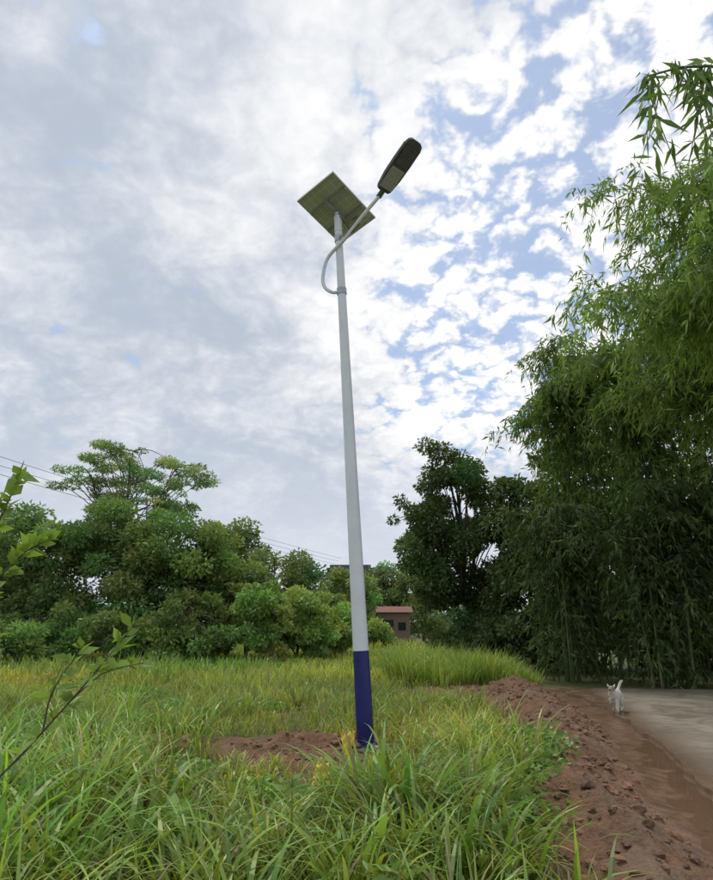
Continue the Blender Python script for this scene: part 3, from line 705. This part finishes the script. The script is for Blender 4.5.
t.put(b.inputs['Base Color'], c); b.inputs['Roughness'].default_value = .9
bp = t.new('ShaderNodeBump'); bp.inputs['Distance'].default_value = .02; t.l.new(n2, bp.inputs['Height']); t.l.new(bp.outputs[0], b.inputs['Normal'])
me.materials.append(m); body.parent = dog
mb = MB()
for s in (1, -1):
    mb.add([(.35, s * .035, .56), (.33, s * .08, .545), (.375, s * .07, .54), (.335, s * .085, .61)], [(0, 1, 3), (1, 2, 3), (2, 0, 3)], (1, 1, 1))
mb.build("ears", [m], False, dog)
b1 = bmesh.new(); bmesh.ops.create_icosphere(b1, subdivisions=2, radius=.017, matrix=Matrix.Translation((.507, 0, .49)))
for s in (1, -1): bmesh.ops.create_icosphere(b1, subdivisions=2, radius=.011, matrix=Matrix.Translation((.415, s * .042, .54)))
obj_bm("nose_and_eyes", b1, simple_mat("dark_nose", (.015, .012, .012), .3), None, dog)
dog.location = (4.68, 12.3, .002); dog.rotation_euler = (0, 0, math.atan2(-.86, -.56)); dog.scale = (.82, .82, .82)

# ------------------------------------------------------------------ light
SUN_EL, SUN_AZ = rad(62), rad(-20)
sd_ = bpy.data.lights.new("sun", 'SUN'); sd_.energy = 1.6; sd_.angle = rad(16); sd_.color = (1, .96, .88)
so = bpy.data.objects.new("sun", sd_); scene.collection.objects.link(so)
dirv = Vector((math.sin(SUN_AZ) * math.cos(SUN_EL), math.cos(SUN_AZ) * math.cos(SUN_EL), math.sin(SUN_EL)))
so.rotation_euler = dirv.to_track_quat('Z', 'Y').to_euler()
w = bpy.data.worlds.new("World"); scene.world = w; w.use_nodes = True
try:
    w.cycles.sampling_method = 'MANUAL'; w.cycles.sample_map_resolution = 256
except Exception as e: print(e)
t = NT(w.node_tree); bg = w.node_tree.nodes['Background']
sky = t.new('ShaderNodeTexSky', sky_type='NISHITA', sun_disc=False, sun_elevation=SUN_EL, sun_rotation=SUN_AZ)
tc = t.new('ShaderNodeTexCoord'); nv = t.new('ShaderNodeVectorMath', operation='NORMALIZE'); t.l.new(tc.outputs['Generated'], nv.inputs[0])
s = t.new('ShaderNodeSeparateXYZ'); t.l.new(nv.outputs[0], s.inputs[0])
den = t.math('ADD', t.math('MAXIMUM', s.outputs[2], 0.), .36)
cx = t.new('ShaderNodeCombineXYZ'); t.put(cx.inputs[0], t.math('DIVIDE', s.outputs[0], den)); t.put(cx.inputs[1], t.math('DIVIDE', s.outputs[1], den))
p = cx.outputs[0]
nA = t.noise(p, 2.6, 2, .5, .2, 0, '2D'); nB = t.noise(p, 12.0, 6, .63, .45, 0, '2D'); nC = t.noise(p, 4.0, 4, .55, .3, 0, '2D')
wn = t.noise(p, 10.0, 4, .58, 0, 1, '2D')
wv = t.new('ShaderNodeVectorMath', operation='MULTIPLY_ADD'); t.l.new(wn, wv.inputs[0]); wv.inputs[1].default_value = (.17, .17, 0); t.l.new(p, wv.inputs[2])
vo = t.new('ShaderNodeTexVoronoi', voronoi_dimensions='2D', feature='SMOOTH_F1'); t.l.new(wv.outputs[0], vo.inputs['Vector']); vo.inputs['Scale'].default_value = 20; vo.inputs['Smoothness'].default_value = .35
cell = t.math('SUBTRACT', 1.0, vo.outputs['Distance'])
def lobe(d, a, b_):
    dt = t.new('ShaderNodeVectorMath', operation='DOT_PRODUCT'); t.l.new(nv.outputs[0], dt.inputs[0]); dt.inputs[1].default_value = Vector(d).normalized()
    return t.smooth(dt.outputs['Value'], a, b_)
B1 = lobe((.38, .80, .46), .86, .985); S1 = lobe((.20, .62, .75), .78, 1.0)
cov = t.math('ADD', t.math('ADD', t.math('MULTIPLY', nA, .28), t.math('MULTIPLY', nB, .42)), t.math('MULTIPLY', cell, .30))
th = t.math('ADD', .33, t.math('MULTIPLY', B1, .15))
al = t.smooth(t.math('SUBTRACT', cov, th), -.085, .07, .10, 1.)
tex = t.math('ADD', t.math('MULTIPLY', nB, .55), t.math('MULTIPLY', cell, .32))
br_ = t.math('ADD', t.math('MULTIPLY', nC, .6), t.math('MULTIPLY', tex, t.math('ADD', .34, t.math('MULTIPLY', B1, .55))))
br_ = t.math('ADD', br_, t.math('MULTIPLY', S1, .12))
cf = t.smooth(br_, .33, .82)
cc = t.mix(cf, (.48, .54, .64, 1), (1.0, 1.0, 1.0, 1))
hz = t.smooth(s.outputs[2], .0, .35)
cc = t.mix(hz, (.67, .72, .80, 1), cc)
skc = t.mix(1.0, sky.outputs[0], (.085, .105, .125, 1), 'MULTIPLY')
skc = t.mix(.32, skc, (.70, .78, .90, 1))
t.put(bg.inputs['Color'], t.mix(al, skc, cc)); bg.inputs['Strength'].default_value = 1.04
print("done")
